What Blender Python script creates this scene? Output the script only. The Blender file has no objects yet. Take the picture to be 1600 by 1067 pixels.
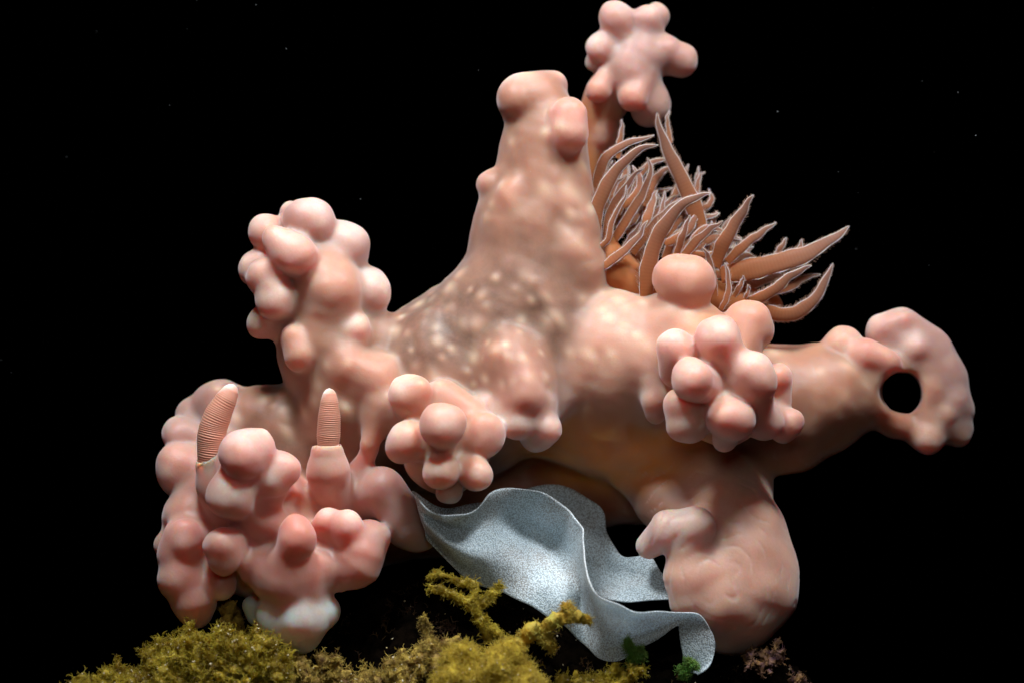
import bpy, math, random
import numpy as np
from mathutils import Vector

random.seed(7)
RNG = np.random.default_rng(11)
CM = 0.01                      # everything is laid out in centimetres and built in metres
D = 40.0                       # camera distance in cm
scene = bpy.context.scene
col = scene.collection

# ------------------------------------------------------------------ camera
cam_d = bpy.data.cameras.new('camera')
cam = bpy.data.objects.new('camera', cam_d)
col.objects.link(cam)
cam.location = (0, -D * CM, 0)
cam.rotation_euler = (math.radians(90), 0, 0)
cam_d.sensor_width = 36
cam_d.lens = 36 * D / 16.0
cam_d.clip_start = 0.01
cam_d.clip_end = 50
cam_d.dof.use_dof = True
cam_d.dof.focus_distance = (D - 0.9) * CM
cam_d.dof.aperture_fstop = 14
scene.camera = cam

# ------------------------------------------------------------------ world: open dark water
w = bpy.data.worlds.new('World')
scene.world = w
w.use_nodes = True
bg = w.node_tree.nodes['Background']
bg.inputs[0].default_value = (0.0, 0.0, 0.0, 1)
bg.inputs[1].default_value = 0.0

# ------------------------------------------------------------------ the photographer's strobes and an added fill
def strobe(name, loc, target, power, size, color):
    l = bpy.data.lights.new(name, 'AREA')
    l.shape = 'DISK'
    l.size = size * CM
    l.energy = power
    l.spread = math.radians(95)
    l.color = color
    o = bpy.data.objects.new(name, l)
    col.objects.link(o)
    o.location = Vector(loc) * CM
    d = Vector(target) * CM - o.location
    o.rotation_euler = d.to_track_quat('-Z', 'Y').to_euler()
    return o
strobe('strobe_left', (-5.5, -8, 18), (-1.0, -1.5, -3.6), 0.16, 5, (0.97, 0.98, 1.0))
strobe('strobe_right', (7.5, -9, 17.5), (2, -1.5, -3.6), 0.148, 5, (0.97, 0.98, 1.0))
strobe('fill_light', (0.5, -24, 5), (0, -1, -2.2), 0.014, 6, (1.0, 0.92, 0.84))  # added frontal fill that keeps the undersides from going black
vs = scene.view_settings
vs.view_transform = 'Standard'
vs.look = 'None'
vs.exposure = 0
vs.gamma = 1

# ------------------------------------------------------------------ helpers
def P(x, y, d=0.0):
    """a spot given by its bearing and its depth (d > 0 nearer the camera), in cm"""
    s = (D - d / 100.0) / D
    return np.array([(x - 800) / 100 * s, -d / 100.0, (533.5 - y) / 100 * s])

def scl(d):
    return (D - d / 100.0) / D / 100.0

def link(name, me, mat=None, parent=None):
    o = bpy.data.objects.new(name, me)
    col.objects.link(o)
    if mat:
        me.materials.append(mat)
    if parent:
        o.parent = parent
    return o

def tag(o, label=None, cat=None, group=None, kind=None):
    if label: o['label'] = label
    if cat: o['category'] = cat
    if group: o['group'] = group
    if kind: o['kind'] = kind
    return o

def mesh_from(name, verts, faces, smooth=True):
    me = bpy.data.meshes.new(name)
    v = np.asarray(verts, dtype=np.float64) * CM
    if isinstance(faces, np.ndarray):
        n = faces.shape[1]
        me.vertices.add(len(v))
        me.vertices.foreach_set('co', v.astype(np.float32).ravel())
        me.loops.add(faces.size)
        me.loops.foreach_set('vertex_index', faces.astype(np.int32).ravel())
        me.polygons.add(len(faces))
        me.polygons.foreach_set('loop_start', np.arange(0, faces.size, n, dtype=np.int32))
        me.update(calc_edges=True)
        me.validate()
    else:
        me.from_pydata([tuple(p) for p in v], [], faces)
    if smooth:
        me.polygons.foreach_set('use_smooth', np.ones(len(me.polygons), dtype=bool))
    me.update()
    return me

def set_color(me, name, rgb):
    a = me.attributes.new(name, 'FLOAT_COLOR', 'POINT')
    c = np.ones((len(me.vertices), 4), dtype=np.float32)
    c[:, :3] = rgb
    a.data.foreach_set('color', c.ravel())

def set_float(me, name, vals):
    a = me.attributes.new(name, 'FLOAT', 'POINT')
    a.data.foreach_set('value', np.asarray(vals, dtype=np.float32))

class Waves:
    """cheap smooth 3-D noise: a sum of random plane waves, about -1..1"""
    def __init__(self, wl, n=14, seed=0):
        r = np.random.default_rng(seed)
        k = r.normal(size=(n, 3))
        k /= np.linalg.norm(k, axis=1)[:, None]
        self.k = k * (2 * math.pi / wl) * r.uniform(0.7, 1.4, (n, 1))
        self.p = r.uniform(0, 6.28, n)
    def __call__(self, q):
        s = 0
        for k, p in zip(self.k, self.p):
            s = s + np.sin(q @ k + p)
        return s / math.sqrt(len(self.p)) * 0.75

# ---- signed distance modelling: rounded chains melted together, then meshed
class Field:
    def __init__(self, lo, hi, h, T=0.6):
        self.lo = np.array(lo, float); self.h = h; self.T = T
        self.n = np.ceil((np.array(hi) - self.lo) / h).astype(int) + 1
        self.f = np.full(self.n, T, dtype=np.float32)
    def _seg(self, q, a, b, ra, rb):
        ab = b - a
        L = float(ab @ ab)
        pa = [q[i] - a[i] for i in range(3)]
        if L < 1e-9:
            return np.sqrt(pa[0]**2 + pa[1]**2 + pa[2]**2) - ra
        t = np.clip((pa[0]*ab[0] + pa[1]*ab[1] + pa[2]*ab[2]) / L, 0, 1)
        dx = pa[0] - t*ab[0]; dy = pa[1] - t*ab[1]; dz = pa[2] - t*ab[2]
        return np.sqrt(dx*dx + dy*dy + dz*dz) - (ra + t*(rb - ra))
    def _box(self, a, b, m):
        lo = np.minimum(a, b) - m; hi = np.maximum(a, b) + m
        i0 = np.clip(np.floor((lo - self.lo) / self.h).astype(int), 0, self.n)
        i1 = np.clip(np.ceil((hi - self.lo) / self.h).astype(int) + 1, 0, self.n)
        sl = tuple(slice(i0[i], i1[i]) for i in range(3))
        ax = [(self.lo[i] + self.h * np.arange(i0[i], i1[i])).astype(np.float32) for i in range(3)]
        return sl, (ax[0][:, None, None], ax[1][None, :, None], ax[2][None, None, :])
    def add(self, a, b, ra, rb, k):
        sl, q = self._box(a, b, max(ra, rb) + self.T)
        d = self._seg(q, a, b, ra, rb)
        c = self.f[sl]
        hh = np.maximum(k - np.abs(c - d), 0) / k
        self.f[sl] = np.minimum(c, d) - hh * hh * k * 0.25
    def cut(self, a, b, ra, rb, k):
        sl, q = self._box(a, b, max(ra, rb) + self.T)
        d = -self._seg(q, a, b, ra, rb)
        c = self.f[sl]
        hh = np.maximum(k - np.abs(c - d), 0) / k
        self.f[sl] = np.maximum(c, d) + hh * hh * k * 0.25
    def mesh(self):
        f = self.f
        ins = f < 0
        nx, ny, nz = f.shape
        cs = [(i, j, k) for i in (0, 1) for j in (0, 1) for k in (0, 1)]
        cnt = np.zeros((nx-1, ny-1, nz-1), dtype=np.int8)
        for i, j, k in cs:
            cnt += ins[i:nx-1+i, j:ny-1+j, k:nz-1+k]
        act = (cnt > 0) & (cnt < 8)
        I = np.argwhere(act)
        vid = np.full(act.shape, -1, dtype=np.int32)
        vid[act] = np.arange(len(I), dtype=np.int32)
        val = np.stack([f[I[:, 0]+i, I[:, 1]+j, I[:, 2]+k] for i, j, k in cs], 1)
        C = np.array(cs, float)
        acc = np.zeros((len(I), 3)); num = np.zeros(len(I))
        for a in range(8):
            for b in range(a + 1, 8):
                if np.abs(C[a] - C[b]).sum() != 1: continue
                va, vb = val[:, a], val[:, b]
                m = (va < 0) != (vb < 0)
                t = np.where(m, va / np.where(m, va - vb, 1), 0)
                acc += np.where(m[:, None], C[a] + t[:, None] * (C[b] - C[a]), 0)
                num += m
        V = self.lo + self.h * (I + acc / num[:, None])
        F = []
        for ax in range(3):
            s0 = [slice(1, -1)] * 3; s1 = [slice(1, -1)] * 3
            s0[ax] = slice(0, -1); s1[ax] = slice(1, None)
            A = ins[tuple(s0)]; B = ins[tuple(s1)]
            E = np.argwhere(A != B)
            if not len(E): continue
            o1, o2 = [(1, 2), (2, 0), (0, 1)][ax]
            base = E.copy(); base[:, o1] += 1; base[:, o2] += 1
            def cell(d1, d2):
                c = base.copy(); c[:, o1] += d1; c[:, o2] += d2
                return vid[c[:, 0], c[:, 1], c[:, 2]]
            q = np.stack([cell(-1, -1), cell(0, -1), cell(0, 0), cell(-1, 0)], 1)
            flip = ~A[E[:, 0], E[:, 1], E[:, 2]]
            q[flip] = q[flip][:, ::-1]
            F.append(q)
        return V, np.concatenate(F)

# ---- node helpers
def new_mat(name):
    m = bpy.data.materials.new(name)
    m.use_nodes = True
    nt = m.node_tree
    return m, nt, nt.nodes['Principled BSDF']

def N(nt, typ, **kw):
    n = nt.nodes.new(typ)
    for k, v in kw.items():
        if k.startswith('i_'):
            n.inputs[k[2:].replace('_', ' ')].default_value = v
        else:
            setattr(n, k, v)
    return n

def mix_col(nt, fac, a, b, blend='MIX'):
    n = nt.nodes.new('ShaderNodeMix')
    n.data_type = 'RGBA'
    n.blend_type = blend
    for sock, v in ((n.inputs[0], fac), (n.inputs[6], a), (n.inputs[7], b)):
        if hasattr(v, 'links'): nt.links.new(v, sock)
        elif isinstance(v, (int, float)): sock.default_value = v
        else: sock.default_value = (*v, 1)
    return n.outputs[2]

def ramp(nt, src, stops):
    r = nt.nodes.new('ShaderNodeValToRGB')
    e = r.color_ramp.elements
    while len(e) < len(stops): e.new(0.5)
    for el, (p, c) in zip(e, stops):
        el.position = p
        el.color = (c, c, c, 1) if isinstance(c, (int, float)) else (*c, 1)
    nt.links.new(src, r.inputs[0])
    return r.outputs[0]

def tex_noise(nt, scale, detail=3, rough=0.5, vec=None):
    n = N(nt, 'ShaderNodeTexNoise')
    n.inputs['Scale'].default_value = scale
    n.inputs['Detail'].default_value = detail
    n.inputs['Roughness'].default_value = rough
    if vec is None:
        tc = N(nt, 'ShaderNodeTexCoord')
        vec = tc.outputs['Object']
    nt.links.new(vec, n.inputs['Vector'])
    return n.outputs['Fac']

def bump(nt, height, strength, dist, bsdf):
    b = N(nt, 'ShaderNodeBump')
    b.inputs['Strength'].default_value = strength
    b.inputs['Distance'].default_value = dist
    nt.links.new(height, b.inputs['Height'])
    nt.links.new(b.outputs[0], bsdf.inputs['Normal'])

# ------------------------------------------------------------------ materials
def skin_material():
    m, nt, b = new_mat('slug_skin')
    at = N(nt, 'ShaderNodeAttribute', attribute_name='skin')
    big = tex_noise(nt, 260, 3)
    fine = tex_noise(nt, 2600, 2, 0.6)
    c = mix_col(nt, ramp(nt, big, [(0.35, 0.0), (0.7, 0.35)]), at.outputs['Color'], (0.46, 0.24, 0.165))
    c = mix_col(nt, ramp(nt, fine, [(0.3, 0.12), (0.6, 0.0)]), c, (0.42, 0.17, 0.09))
    nt.links.new(c, b.inputs['Base Color'])
    b.inputs['Subsurface Weight'].default_value = 1.0
    b.inputs['Subsurface Radius'].default_value = (1.0, 0.22, 0.08)
    b.inputs['Subsurface Scale'].default_value = 0.0075
    b.inputs['Roughness'].default_value = 0.58
    b.inputs['IOR'].default_value = 1.5
    b.inputs['Coat Weight'].default_value = 0.22
    b.inputs['Coat Roughness'].default_value = 0.38
    b.inputs['Coat IOR'].default_value = 1.4
    b.inputs['Sheen Weight'].default_value = 0.3
    b.inputs['Sheen Roughness'].default_value = 0.5
    b.inputs['Sheen Tint'].default_value = (0.95, 0.93, 1.0, 1)
    bump(nt, fine, 0.07, 0.0003, b)
    return m

def simple(name, color, rough=0.5, sss=0.0, scale=0.001, ior=1.2, color2=None, nscale=400, sheen=0, trans=0, bumpy=0):
    m, nt, b = new_mat(name)
    if color2:
        c = mix_col(nt, ramp(nt, tex_noise(nt, nscale, 4, 0.6), [(0.35, 0.0), (0.65, 1.0)]), color, color2)
        nt.links.new(c, b.inputs['Base Color'])
    else:
        b.inputs['Base Color'].default_value = (*color, 1)
    b.inputs['Roughness'].default_value = rough
    b.inputs['IOR'].default_value = ior
    b.inputs['Subsurface Weight'].default_value = sss
    b.inputs['Subsurface Scale'].default_value = scale
    b.inputs['Subsurface Radius'].default_value = (1, 0.5, 0.25)
    b.inputs['Sheen Weight'].default_value = sheen
    if bumpy:
        bump(nt, tex_noise(nt, nscale * 2.2, 5, 0.65), bumpy, 0.0006, b)
    if trans:
        out = nt.nodes['Material Output']
        t = N(nt, 'ShaderNodeBsdfTranslucent')
        t.inputs[0].default_value = (*color, 1)
        mx = N(nt, 'ShaderNodeMixShader')
        mx.inputs[0].default_value = trans
        nt.links.new(b.outputs[0], mx.inputs[1]); nt.links.new(t.outputs[0], mx.inputs[2])
        nt.links.new(mx.outputs[0], out.inputs['Surface'])
    return m

def gill_material():
    m, nt, b = new_mat('gill_flesh')
    at = N(nt, 'ShaderNodeAttribute', attribute_name='along')       # x: distance along in cm, y: 0..1
    sep = N(nt, 'ShaderNodeSeparateColor')
    nt.links.new(at.outputs['Color'], sep.inputs[0])
    w1 = N(nt, 'ShaderNodeMath', operation='MULTIPLY'); w1.inputs[1].default_value = 2 * math.pi / 0.055
    nt.links.new(sep.outputs[0], w1.inputs[0])
    w2 = N(nt, 'ShaderNodeMath', operation='SINE'); nt.links.new(w1.outputs[0], w2.inputs[0])
    w3 = N(nt, 'ShaderNodeMath', operation='MULTIPLY_ADD'); w3.inputs[1].default_value = 0.5; w3.inputs[2].default_value = 0.5
    nt.links.new(w2.outputs[0], w3.inputs[0])
    base = mix_col(nt, sep.outputs[1], (0.56, 0.21, 0.075), (0.42, 0.235, 0.175))
    dark = mix_col(nt, 0.09, base, (0.22, 0.07, 0.03))
    c = mix_col(nt, w3.outputs[0], dark, base)
    nt.links.new(c, b.inputs['Base Color'])
    b.inputs['Roughness'].default_value = 0.4
    b.inputs['IOR'].default_value = 1.18
    b.inputs['Subsurface Weight'].default_value = 0.5
    b.inputs['Subsurface Scale'].default_value = 0.0008
    b.inputs['Sheen Weight'].default_value = 0.15
    out = nt.nodes['Material Output']
    t = N(nt, 'ShaderNodeBsdfTranslucent')
    nt.links.new(c, t.inputs[0])
    mx = N(nt, 'ShaderNodeMixShader'); mx.inputs[0].default_value = 0.5
    nt.links.new(b.outputs[0], mx.inputs[1]); nt.links.new(t.outputs[0], mx.inputs[2])
    nt.links.new(mx.outputs[0], out.inputs['Surface'])
    return m

def ribbon_material():
    m, nt, b = new_mat('egg_ribbon_skin')
    tc = N(nt, 'ShaderNodeTexCoord')
    v = N(nt, 'ShaderNodeTexVoronoi'); v.feature = 'F1'
    v.inputs['Scale'].default_value = 4300
    nt.links.new(tc.outputs['Object'], v.inputs['Vector'])
    dots = ramp(nt, v.outputs['Distance'], [(0.34, 1.0), (0.70, 0.0)])
    big = tex_noise(nt, 130, 3)
    gap = mix_col(nt, ramp(nt, big, [(0.4, 0.0), (0.65, 1.0)]), (0.44, 0.54, 0.59), (0.42, 0.42, 0.41))
    egg = mix_col(nt, ramp(nt, big, [(0.4, 0.0), (0.7, 1.0)]), (0.72, 0.86, 0.94), (0.72, 0.82, 0.88))
    c = mix_col(nt, dots, gap, egg)
    at = N(nt, 'ShaderNodeAttribute', attribute_name='rim_glow')
    c = mix_col(nt, at.outputs['Fac'], c, (0.78, 0.85, 0.87))  # painted glow along the upturned fold
    nt.links.new(c, b.inputs['Base Color'])
    b.inputs['Roughness'].default_value = 0.45
    b.inputs['IOR'].default_value = 1.15
    b.inputs['Subsurface Weight'].default_value = 0.3
    b.inputs['Subsurface Scale'].default_value = 0.0006
    b.inputs['Subsurface Radius'].default_value = (0.7, 0.8, 1.0)
    bump(nt, dots, 0.35, 0.0002, b)
    out = nt.nodes['Material Output']
    t = N(nt, 'ShaderNodeBsdfTranslucent'); nt.links.new(c, t.inputs[0])
    mx = N(nt, 'ShaderNodeMixShader'); mx.inputs[0].default_value = 0.22
    nt.links.new(b.outputs[0], mx.inputs[1]); nt.links.new(t.outputs[0], mx.inputs[2])
    tp = N(nt, 'ShaderNodeBsdfTransparent')                    # clear jelly between the eggs
    tp.inputs[0].default_value = (0.95, 0.93, 0.9, 1)
    inv = N(nt, 'ShaderNodeMath', operation='MULTIPLY_ADD'); inv.inputs[1].default_value = -0.28; inv.inputs[2].default_value = 0.34
    nt.links.new(dots, inv.inputs[0])
    m2 = N(nt, 'ShaderNodeMixShader')
    nt.links.new(inv.outputs[0], m2.inputs[0]); nt.links.new(mx.outputs[0], m2.inputs[1]); nt.links.new(tp.outputs[0], m2.inputs[2])
    nt.links.new(m2.outputs[0], out.inputs['Surface'])
    return m

SKIN = skin_material()
GILL = gill_material()
EDGE = simple('gill_edge', (0.80, 0.70, 0.68), 0.4, 0.5, 0.0004)
FRINGE = simple('gill_fringe', (0.56, 0.36, 0.27), 0.5, 0.0, 0.0004, 1.2, None, 400, 0, 0.5)
RIBBON = ribbon_material()
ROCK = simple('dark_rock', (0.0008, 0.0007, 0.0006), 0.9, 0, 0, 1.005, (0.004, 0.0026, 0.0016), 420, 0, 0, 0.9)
ALGA_OLIVE = simple('olive_alga', (0.66, 0.52, 0.05), 0.35, 0.3, 0.0009, 1.4, (0.16, 0.10, 0.01), 300, 0, 0.45, 0.8)
ALGA_YELLOW = simple('yellow_alga', (0.75, 0.58, 0.06), 0.5, 0.3, 0.0008, 1.2, (0.42, 0.29, 0.02), 350, 0.2, 0.4, 0.4)
ALGA_BROWN = simple('brown_alga', (0.50, 0.36, 0.07), 0.5, 0.2, 0.0006, 1.25, (0.09, 0.045, 0.015), 500, 0, 0.1, 0.6)
ALGA_ORANGE = simple('orange_alga', (0.55, 0.32, 0.03), 0.5, 0.3, 0.0006, 1.25, (0.42, 0.38, 0.07), 420, 0, 0.15, 0.5)
ALGA_GREEN = simple('green_alga', (0.12, 0.34, 0.05), 0.45, 0.2, 0.0005, 1.25, (0.16, 0.26, 0.06), 600, 0, 0.2, 0.3)
PURPLE = simple('purple_crust', (0.06, 0.025, 0.04), 0.5, 0.1, 0.0004, 1.3, (0.20, 0.11, 0.035), 700, 0, 0, 0.6)
TURF = simple('dark_turf', (0.060, 0.036, 0.014), 0.6, 0.1, 0.0004, 1.2, (0.020, 0.010, 0.006), 260, 0, 0.1, 0.5)
GRAIN = simple('pale_grain', (0.72, 0.66, 0.48), 0.22, 0, 0.0003, 1.5, (0.45, 0.36, 0.16), 900)
SNOW = simple('drifting_speck', (0.25, 0.28, 0.30), 0.5)

# ------------------------------------------------------------------ the sea bed: a dark rock knoll
XS = [-60, 60, 150, 250, 330, 420, 520, 600, 660, 740, 830, 900, 980, 1060, 1130, 1200, 1250, 1320, 1450, 1700]
YS = [1260, 1150, 1092, 1040, 1012, 1004, 985, 935, 915, 935, 960, 1000, 1035, 1048, 1045, 1030, 1062, 1140, 1260, 1400]
def rock_height(x, y):
    """x, y in cm"""
    py = np.interp(x * 100 + 800, XS, YS)
    z = (533.5 - py) / 100
    back = np.clip(y - 1.5, 0, None); front = np.clip(-1.1 - y, 0, None)
    z = z - 0.22 * back ** 1.7 - 0.28 * front ** 1.6
    z = z - 0.8 * np.clip(-y - 0.2, 0, 2.2)
    return z
def build_rock():
    gx = np.linspace(-9, 9, 500); gy = np.linspace(-5.5, 7, 300)
    X, Y = np.meshgrid(gx, gy, indexing='ij')
    q = np.stack([X.ravel(), Y.ravel(), np.zeros(X.size)], 1)
    Z = rock_height(X.ravel(), Y.ravel())
    Z = Z + 0.10 * Waves(1.3, 16, 3)(q) + 0.10 * Waves(0.5, 16, 4)(q) + 0.06 * Waves(0.24, 18, 5)(q) + 0.03 * Waves(0.12, 18, 6)(q)
    r = np.maximum(np.abs(q[:, 0]) / 9, np.abs(q[:, 1] - 0.75) / 6.25)
    Z = Z - 7 * np.clip(r - 0.8, 0, 1) ** 2 * 10
    V = np.stack([X.ravel(), Y.ravel(), np.maximum(Z, -12)], 1)
    i, j = np.meshgrid(np.arange(499), np.arange(299), indexing='ij')
    a = (i * 300 + j).ravel()
    F = np.stack([a, a + 300, a + 301, a + 1], 1)
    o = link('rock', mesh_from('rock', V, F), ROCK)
    tag(o, kind='structure')
build_rock()

# ------------------------------------------------------------------ the sea slug
slug = bpy.data.objects.new('sea_slug', None)
col.objects.link(slug)
slug.empty_display_size = 0.01
SLUG_BASE = P(800, 1000, 0) * CM
slug.location = SLUG_BASE
tag(slug, 'pink sea slug covered in rounded knobs with tall horns and feathery orange gills', 'sea slug')

def attach(o):
    """child of the slug without moving it"""
    o.parent = slug
    o.location = -Vector(SLUG_BASE)
    return o

SALMON = (0.30, 0.14, 0.082); PINK = (0.54, 0.275, 0.215); ROSE = (0.54, 0.225, 0.18); AMBER = (0.50, 0.185, 0.045)
PALE = (0.50, 0.26, 0.18); WHITE = (0.74, 0.70, 0.68); TAN = (0.125, 0.058, 0.029); UNDERGLOW = (0.70, 0.22, 0.02)
MAUVE = (0.42, 0.255, 0.225)
KR = np.random.default_rng(5)
PR = []                                       # (a, b, ra, rb, k, colour, sharp)
def chain(pts, k=30, c=SALMON, sharp=1.0):
    for p, q in zip(pts[:-1], pts[1:]):
        PR.append((P(*p[:3]), P(*q[:3]), p[3] * scl(p[2]), q[3] * scl(q[2]), k / 100.0, c, sharp))
def knob(x, y, d, r, to=None, k=11, c=PINK, pull=0.55, neck=0.78):
    r = r * 1.06; neck = 0.3 + 0.7 * neck; k = k * 1.15
    a = P(x, y, d)
    if to is None:
        b = a + np.array([0, 0.3, -0.05]); rb = r * 0.8
    else:
        t = P(*to); v = t - a
        L = np.linalg.norm(v)
        b = a + v * min(pull, max(0.0, (L - 0.1)) / L)
        rb = r * neck
    PR.append((a, b, r * scl(d), rb * scl(d), k / 100.0, c, 0.61))
    for _ in range(2):                        # no knob is a perfect ball
        o = KR.normal(size=3); o /= np.linalg.norm(o)
        f = KR.uniform(0.66, 0.84)
        a2 = a + o * (1.06 - f) * r * scl(d) * 1.5
        PR.append((a2, a2, r * f * scl(d), r * f * scl(d), 0.10, c, 0.6))

# trunk: brown skin, darkened further by painting in the shade between the horns
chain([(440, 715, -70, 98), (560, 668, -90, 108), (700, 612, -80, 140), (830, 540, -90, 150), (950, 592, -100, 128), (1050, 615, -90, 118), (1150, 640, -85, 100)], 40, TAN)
chain([(500, 840, -100, 66), (700, 790, -180, 70), (900, 745, -190, 72), (1060, 740, -110, 80)], 40, (0.26, 0.065, 0.014))      # foot below the mantle, its shade painted in as dark red
chain([(900, 636, -55, 84), (960, 645, -45, 86), (1020, 652, -45, 78)], 40, (0.46, 0.17, 0.035), 1.6)  # belly, the golden glow of its shaded side painted in
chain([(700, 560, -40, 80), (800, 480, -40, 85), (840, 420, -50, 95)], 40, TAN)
# tall middle horn
chain([(835, 460, -60, 108), (838, 350, -50, 88), (848, 270, -45, 68), (852, 215, -40, 57), (840, 165, -40, 42)], 30, SALMON)
knob(820, 154, -30, 39, (845, 220, -40), 12, SALMON); knob(866, 133, -50, 20, (850, 190, -45), 9, SALMON); chain([(812, 160, -32, 30), (848, 146, -42, 28), (858, 170, -40, 34)], 16, SALMON)
chain([(888, 180, 15, 29), (889, 208, 20, 31)], 12, PINK, 0.6)
chain([(774, 292, -30, 24), (776, 325, -30, 25)], 14, SALMON); chain([(800, 303, 14, 16), (820, 315, -10, 24)], 26, PALE)
chain([(764, 345, -40, 20), (758, 385, -40, 22)], 18, SALMON); knob(766, 288, -30, 17, (800, 300, -40), 12, SALMON); knob(764, 322, -30, 15, (800, 320, -40), 12, SALMON)
chain([(900, 290, -10, 22), (905, 350, 0, 26), (915, 420, 0, 36)], 25, SALMON)
chain([(880, 318, 10, 16), (865, 330, -10, 24)], 26, PALE); chain([(893, 395, 22, 20), (870, 400, -5, 28)], 28, PALE)
# horn behind, at the top
chain([(900, 285, -200, 50), (925, 205, -180, 34), (952, 145, -160, 32)], 22, (0.45, 0.15, 0.03))
chain([(952, 145, -160, 32), (988, 95, -140, 38), (1000, 70, -138, 32)], 22, MAUVE)
E0 = (988, 96, -145)
chain([(1000, 75, -135, 30), (1012, 40, -130, 20)], 18, MAUVE); chain([(990, 100, -130, 34), (1040, 82, -130, 26)], 20, MAUVE)
chain([(985, 120, -128, 34), (1010, 150, -135, 28)], 20, MAUVE)
for a in [(966, 32, -125, 27), (1013, 30, -122, 20), (1028, 24, -140, 15), (938, 76, -120, 23), (926, 98, -140, 14), (1066, 97, -140, 23)]:
    knob(*a, E0, 8, MAUVE, 0.5)
chain([(950, 112, -120, 13), (936, 141, -112, 21)], 9, PINK, 0.6); chain([(1010, 116, -115, 15), (989, 152, -105, 24)], 9, PINK, 0.6)
knob(1020, 168, -140, 26, (1005, 130, -140), 14, MAUVE); knob(944, 208, -165, 21, (925, 215, -185), 10, PINK)
# left horn
A0 = (500, 450, -30)
chain([(540, 630, -20, 82), (515, 540, -20, 78), (500, 455, -20, 62), (478, 380, -20, 44)], 26, SALMON)
chain([(592, 525, -25, 38), (585, 590, -20, 46)], 24, SALMON)
for a in [(486, 347, 10, 36), (452, 332, -20, 16), (417, 362, 0, 27), (458, 397, 50, 32), (433, 376, 58, 19), (399, 421, 5, 25), (414, 436, 40, 27), (430, 466, 46, 28),
          (419, 500, 12, 27), (538, 384, -12, 36), (572, 457, -12, 36), (555, 515, 38, 22)]:
    knob(*a, (min(max(a[0], 470), 545), a[1] + 22, -25), 11, PINK if a[0] < 470 else MAUVE if a[1] < 480 else PALE, 0.6, 0.95)
chain([(508, 420, 16, 36), (516, 455, 26, 44), (512, 480, 24, 40)], 20, PALE, 0.8)
chain([(460, 532, 44, 24), (467, 556, 52, 25)], 8, PALE, 0.6)
chain([(546, 575, 46, 34), (585, 598, 36, 38), (600, 620, 30, 34)], 22, PALE, 0.8)
# back of the head and its left frill
chain([(345, 645, -60, 42), (430, 668, -50, 68)], 20, SALMON)
L0 = (370, 720, -10)
for a in [(345, 632, -50, 37), (284, 678, -30, 28), (281, 736, 5, 35), (300, 808, 30, 44), (262, 850, 40, 20), (300, 645, -60, 22)]:
    knob(*a, L0, 10, MAUVE if a[1] < 700 else PINK, 0.7, 0.9)
chain([(370, 790, 10, 80), (460, 840, 20, 70)], 30, ROSE)
# front of the head
chain([(420, 800, 46, 72), (480, 850, 50, 68), (430, 870, 54, 66)], 24, (0.56, 0.20, 0.12)); chain([(345, 880, 40, 44), (400, 880, 55, 54)], 20, ROSE)
chain([(385, 735, 100, 52), (410, 790, 90, 62)], 22, ROSE)
knob(382, 708, 160, 38, (390, 750, 100), 10, ROSE); knob(402, 698, 150, 26, (395, 740, 110), 12, ROSE); knob(438, 733, 140, 25, (400, 755, 100), 12, ROSE)
knob(364, 776, 155, 36, (400, 785, 90), 10, ROSE); knob(420, 752, 140, 30, (410, 780, 90), 12, ROSE)
chain([(460, 826, 158, 25), (464, 842, 166, 27), (450, 868, 158, 24)], 14, ROSE, 0.6); chain([(458, 848, 140, 24), (445, 845, 80, 40)], 12, ROSE)
knob(349, 852, 145, 29, (390, 850, 80), 9, ROSE); knob(352, 866, 140, 24, (390, 860, 80), 9, ROSE)
H1 = (500, 850, 75)
knob(540, 821, 125, 25, H1, 11, ROSE); knob(583, 840, 105, 25, H1, 11, ROSE); knob(510, 812, 110, 20, H1, 14, ROSE)
chain([(563, 866, 115, 38), (558, 885, 118, 33), (534, 917, 120, 7)], 12, ROSE, 0.7); chain([(562, 868, 105, 34), (500, 850, 50, 52)], 12, ROSE)
chain([(288, 838, 85, 33), (282, 870, 95, 33), (285, 905, 100, 33), (303, 940, 96, 34), (308, 962, 92, 22)], 12, ROSE, 0.8)
chain([(285, 865, 80, 34), (350, 850, 50, 44)], 16, ROSE); knob(276, 905, 110, 22, (300, 905, 80), 14, ROSE); knob(290, 840, 110, 24, (310, 850, 70), 14, ROSE)
chain([(341, 905, 108, 22), (347, 870, 95, 25)], 9, ROSE); knob(345, 918, 112, 19, (345, 890, 100), 7, ROSE)
chain([(412, 886, 115, 36), (450, 898, 135, 40), (500, 896, 118, 36)], 16, ROSE); knob(448, 920, 140, 24, (450, 890, 120), 18, ROSE); knob(492, 916, 130, 20, (480, 890, 120), 14, ROSE); knob(418, 912, 128, 20, (430, 890, 110), 14, ROSE)
chain([(386, 880, 130, 14), (383, 900, 132, 8)], 8, ROSE)
# white front edge of the foot
chain([(412, 950, 98, 17), (438, 960, 114, 36), (470, 964, 122, 43), (504, 954, 110, 28)], 14, WHITE, 0.6); chain([(462, 970, 118, 40), (474, 996, 108, 22)], 16, WHITE, 0.6); chain([(440, 965, 108, 26), (468, 990, 104, 20)], 14, WHITE, 0.6); chain([(394, 946, 96, 15), (402, 960, 94, 17)], 6, WHITE, 0.6)
# rhinophore sheaths
chain([(331, 724, 92, 26), (345, 758, 88, 36), (360, 790, 70, 40)], 10, PINK); chain([(512, 708, 92, 26), (514, 736, 88, 33), (516, 780, 50, 36)], 8, PINK)
# lobe below the right rhinophore
chain([(596, 762, 68, 32), (622, 795, 66, 30), (640, 825, 62, 34)], 14, MAUVE, 0.7); chain([(600, 770, 60, 30), (540, 780, 0, 50)], 20, ROSE); knob(655, 838, 50, 22, (630, 815, 50), 12, MAUVE)
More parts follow.
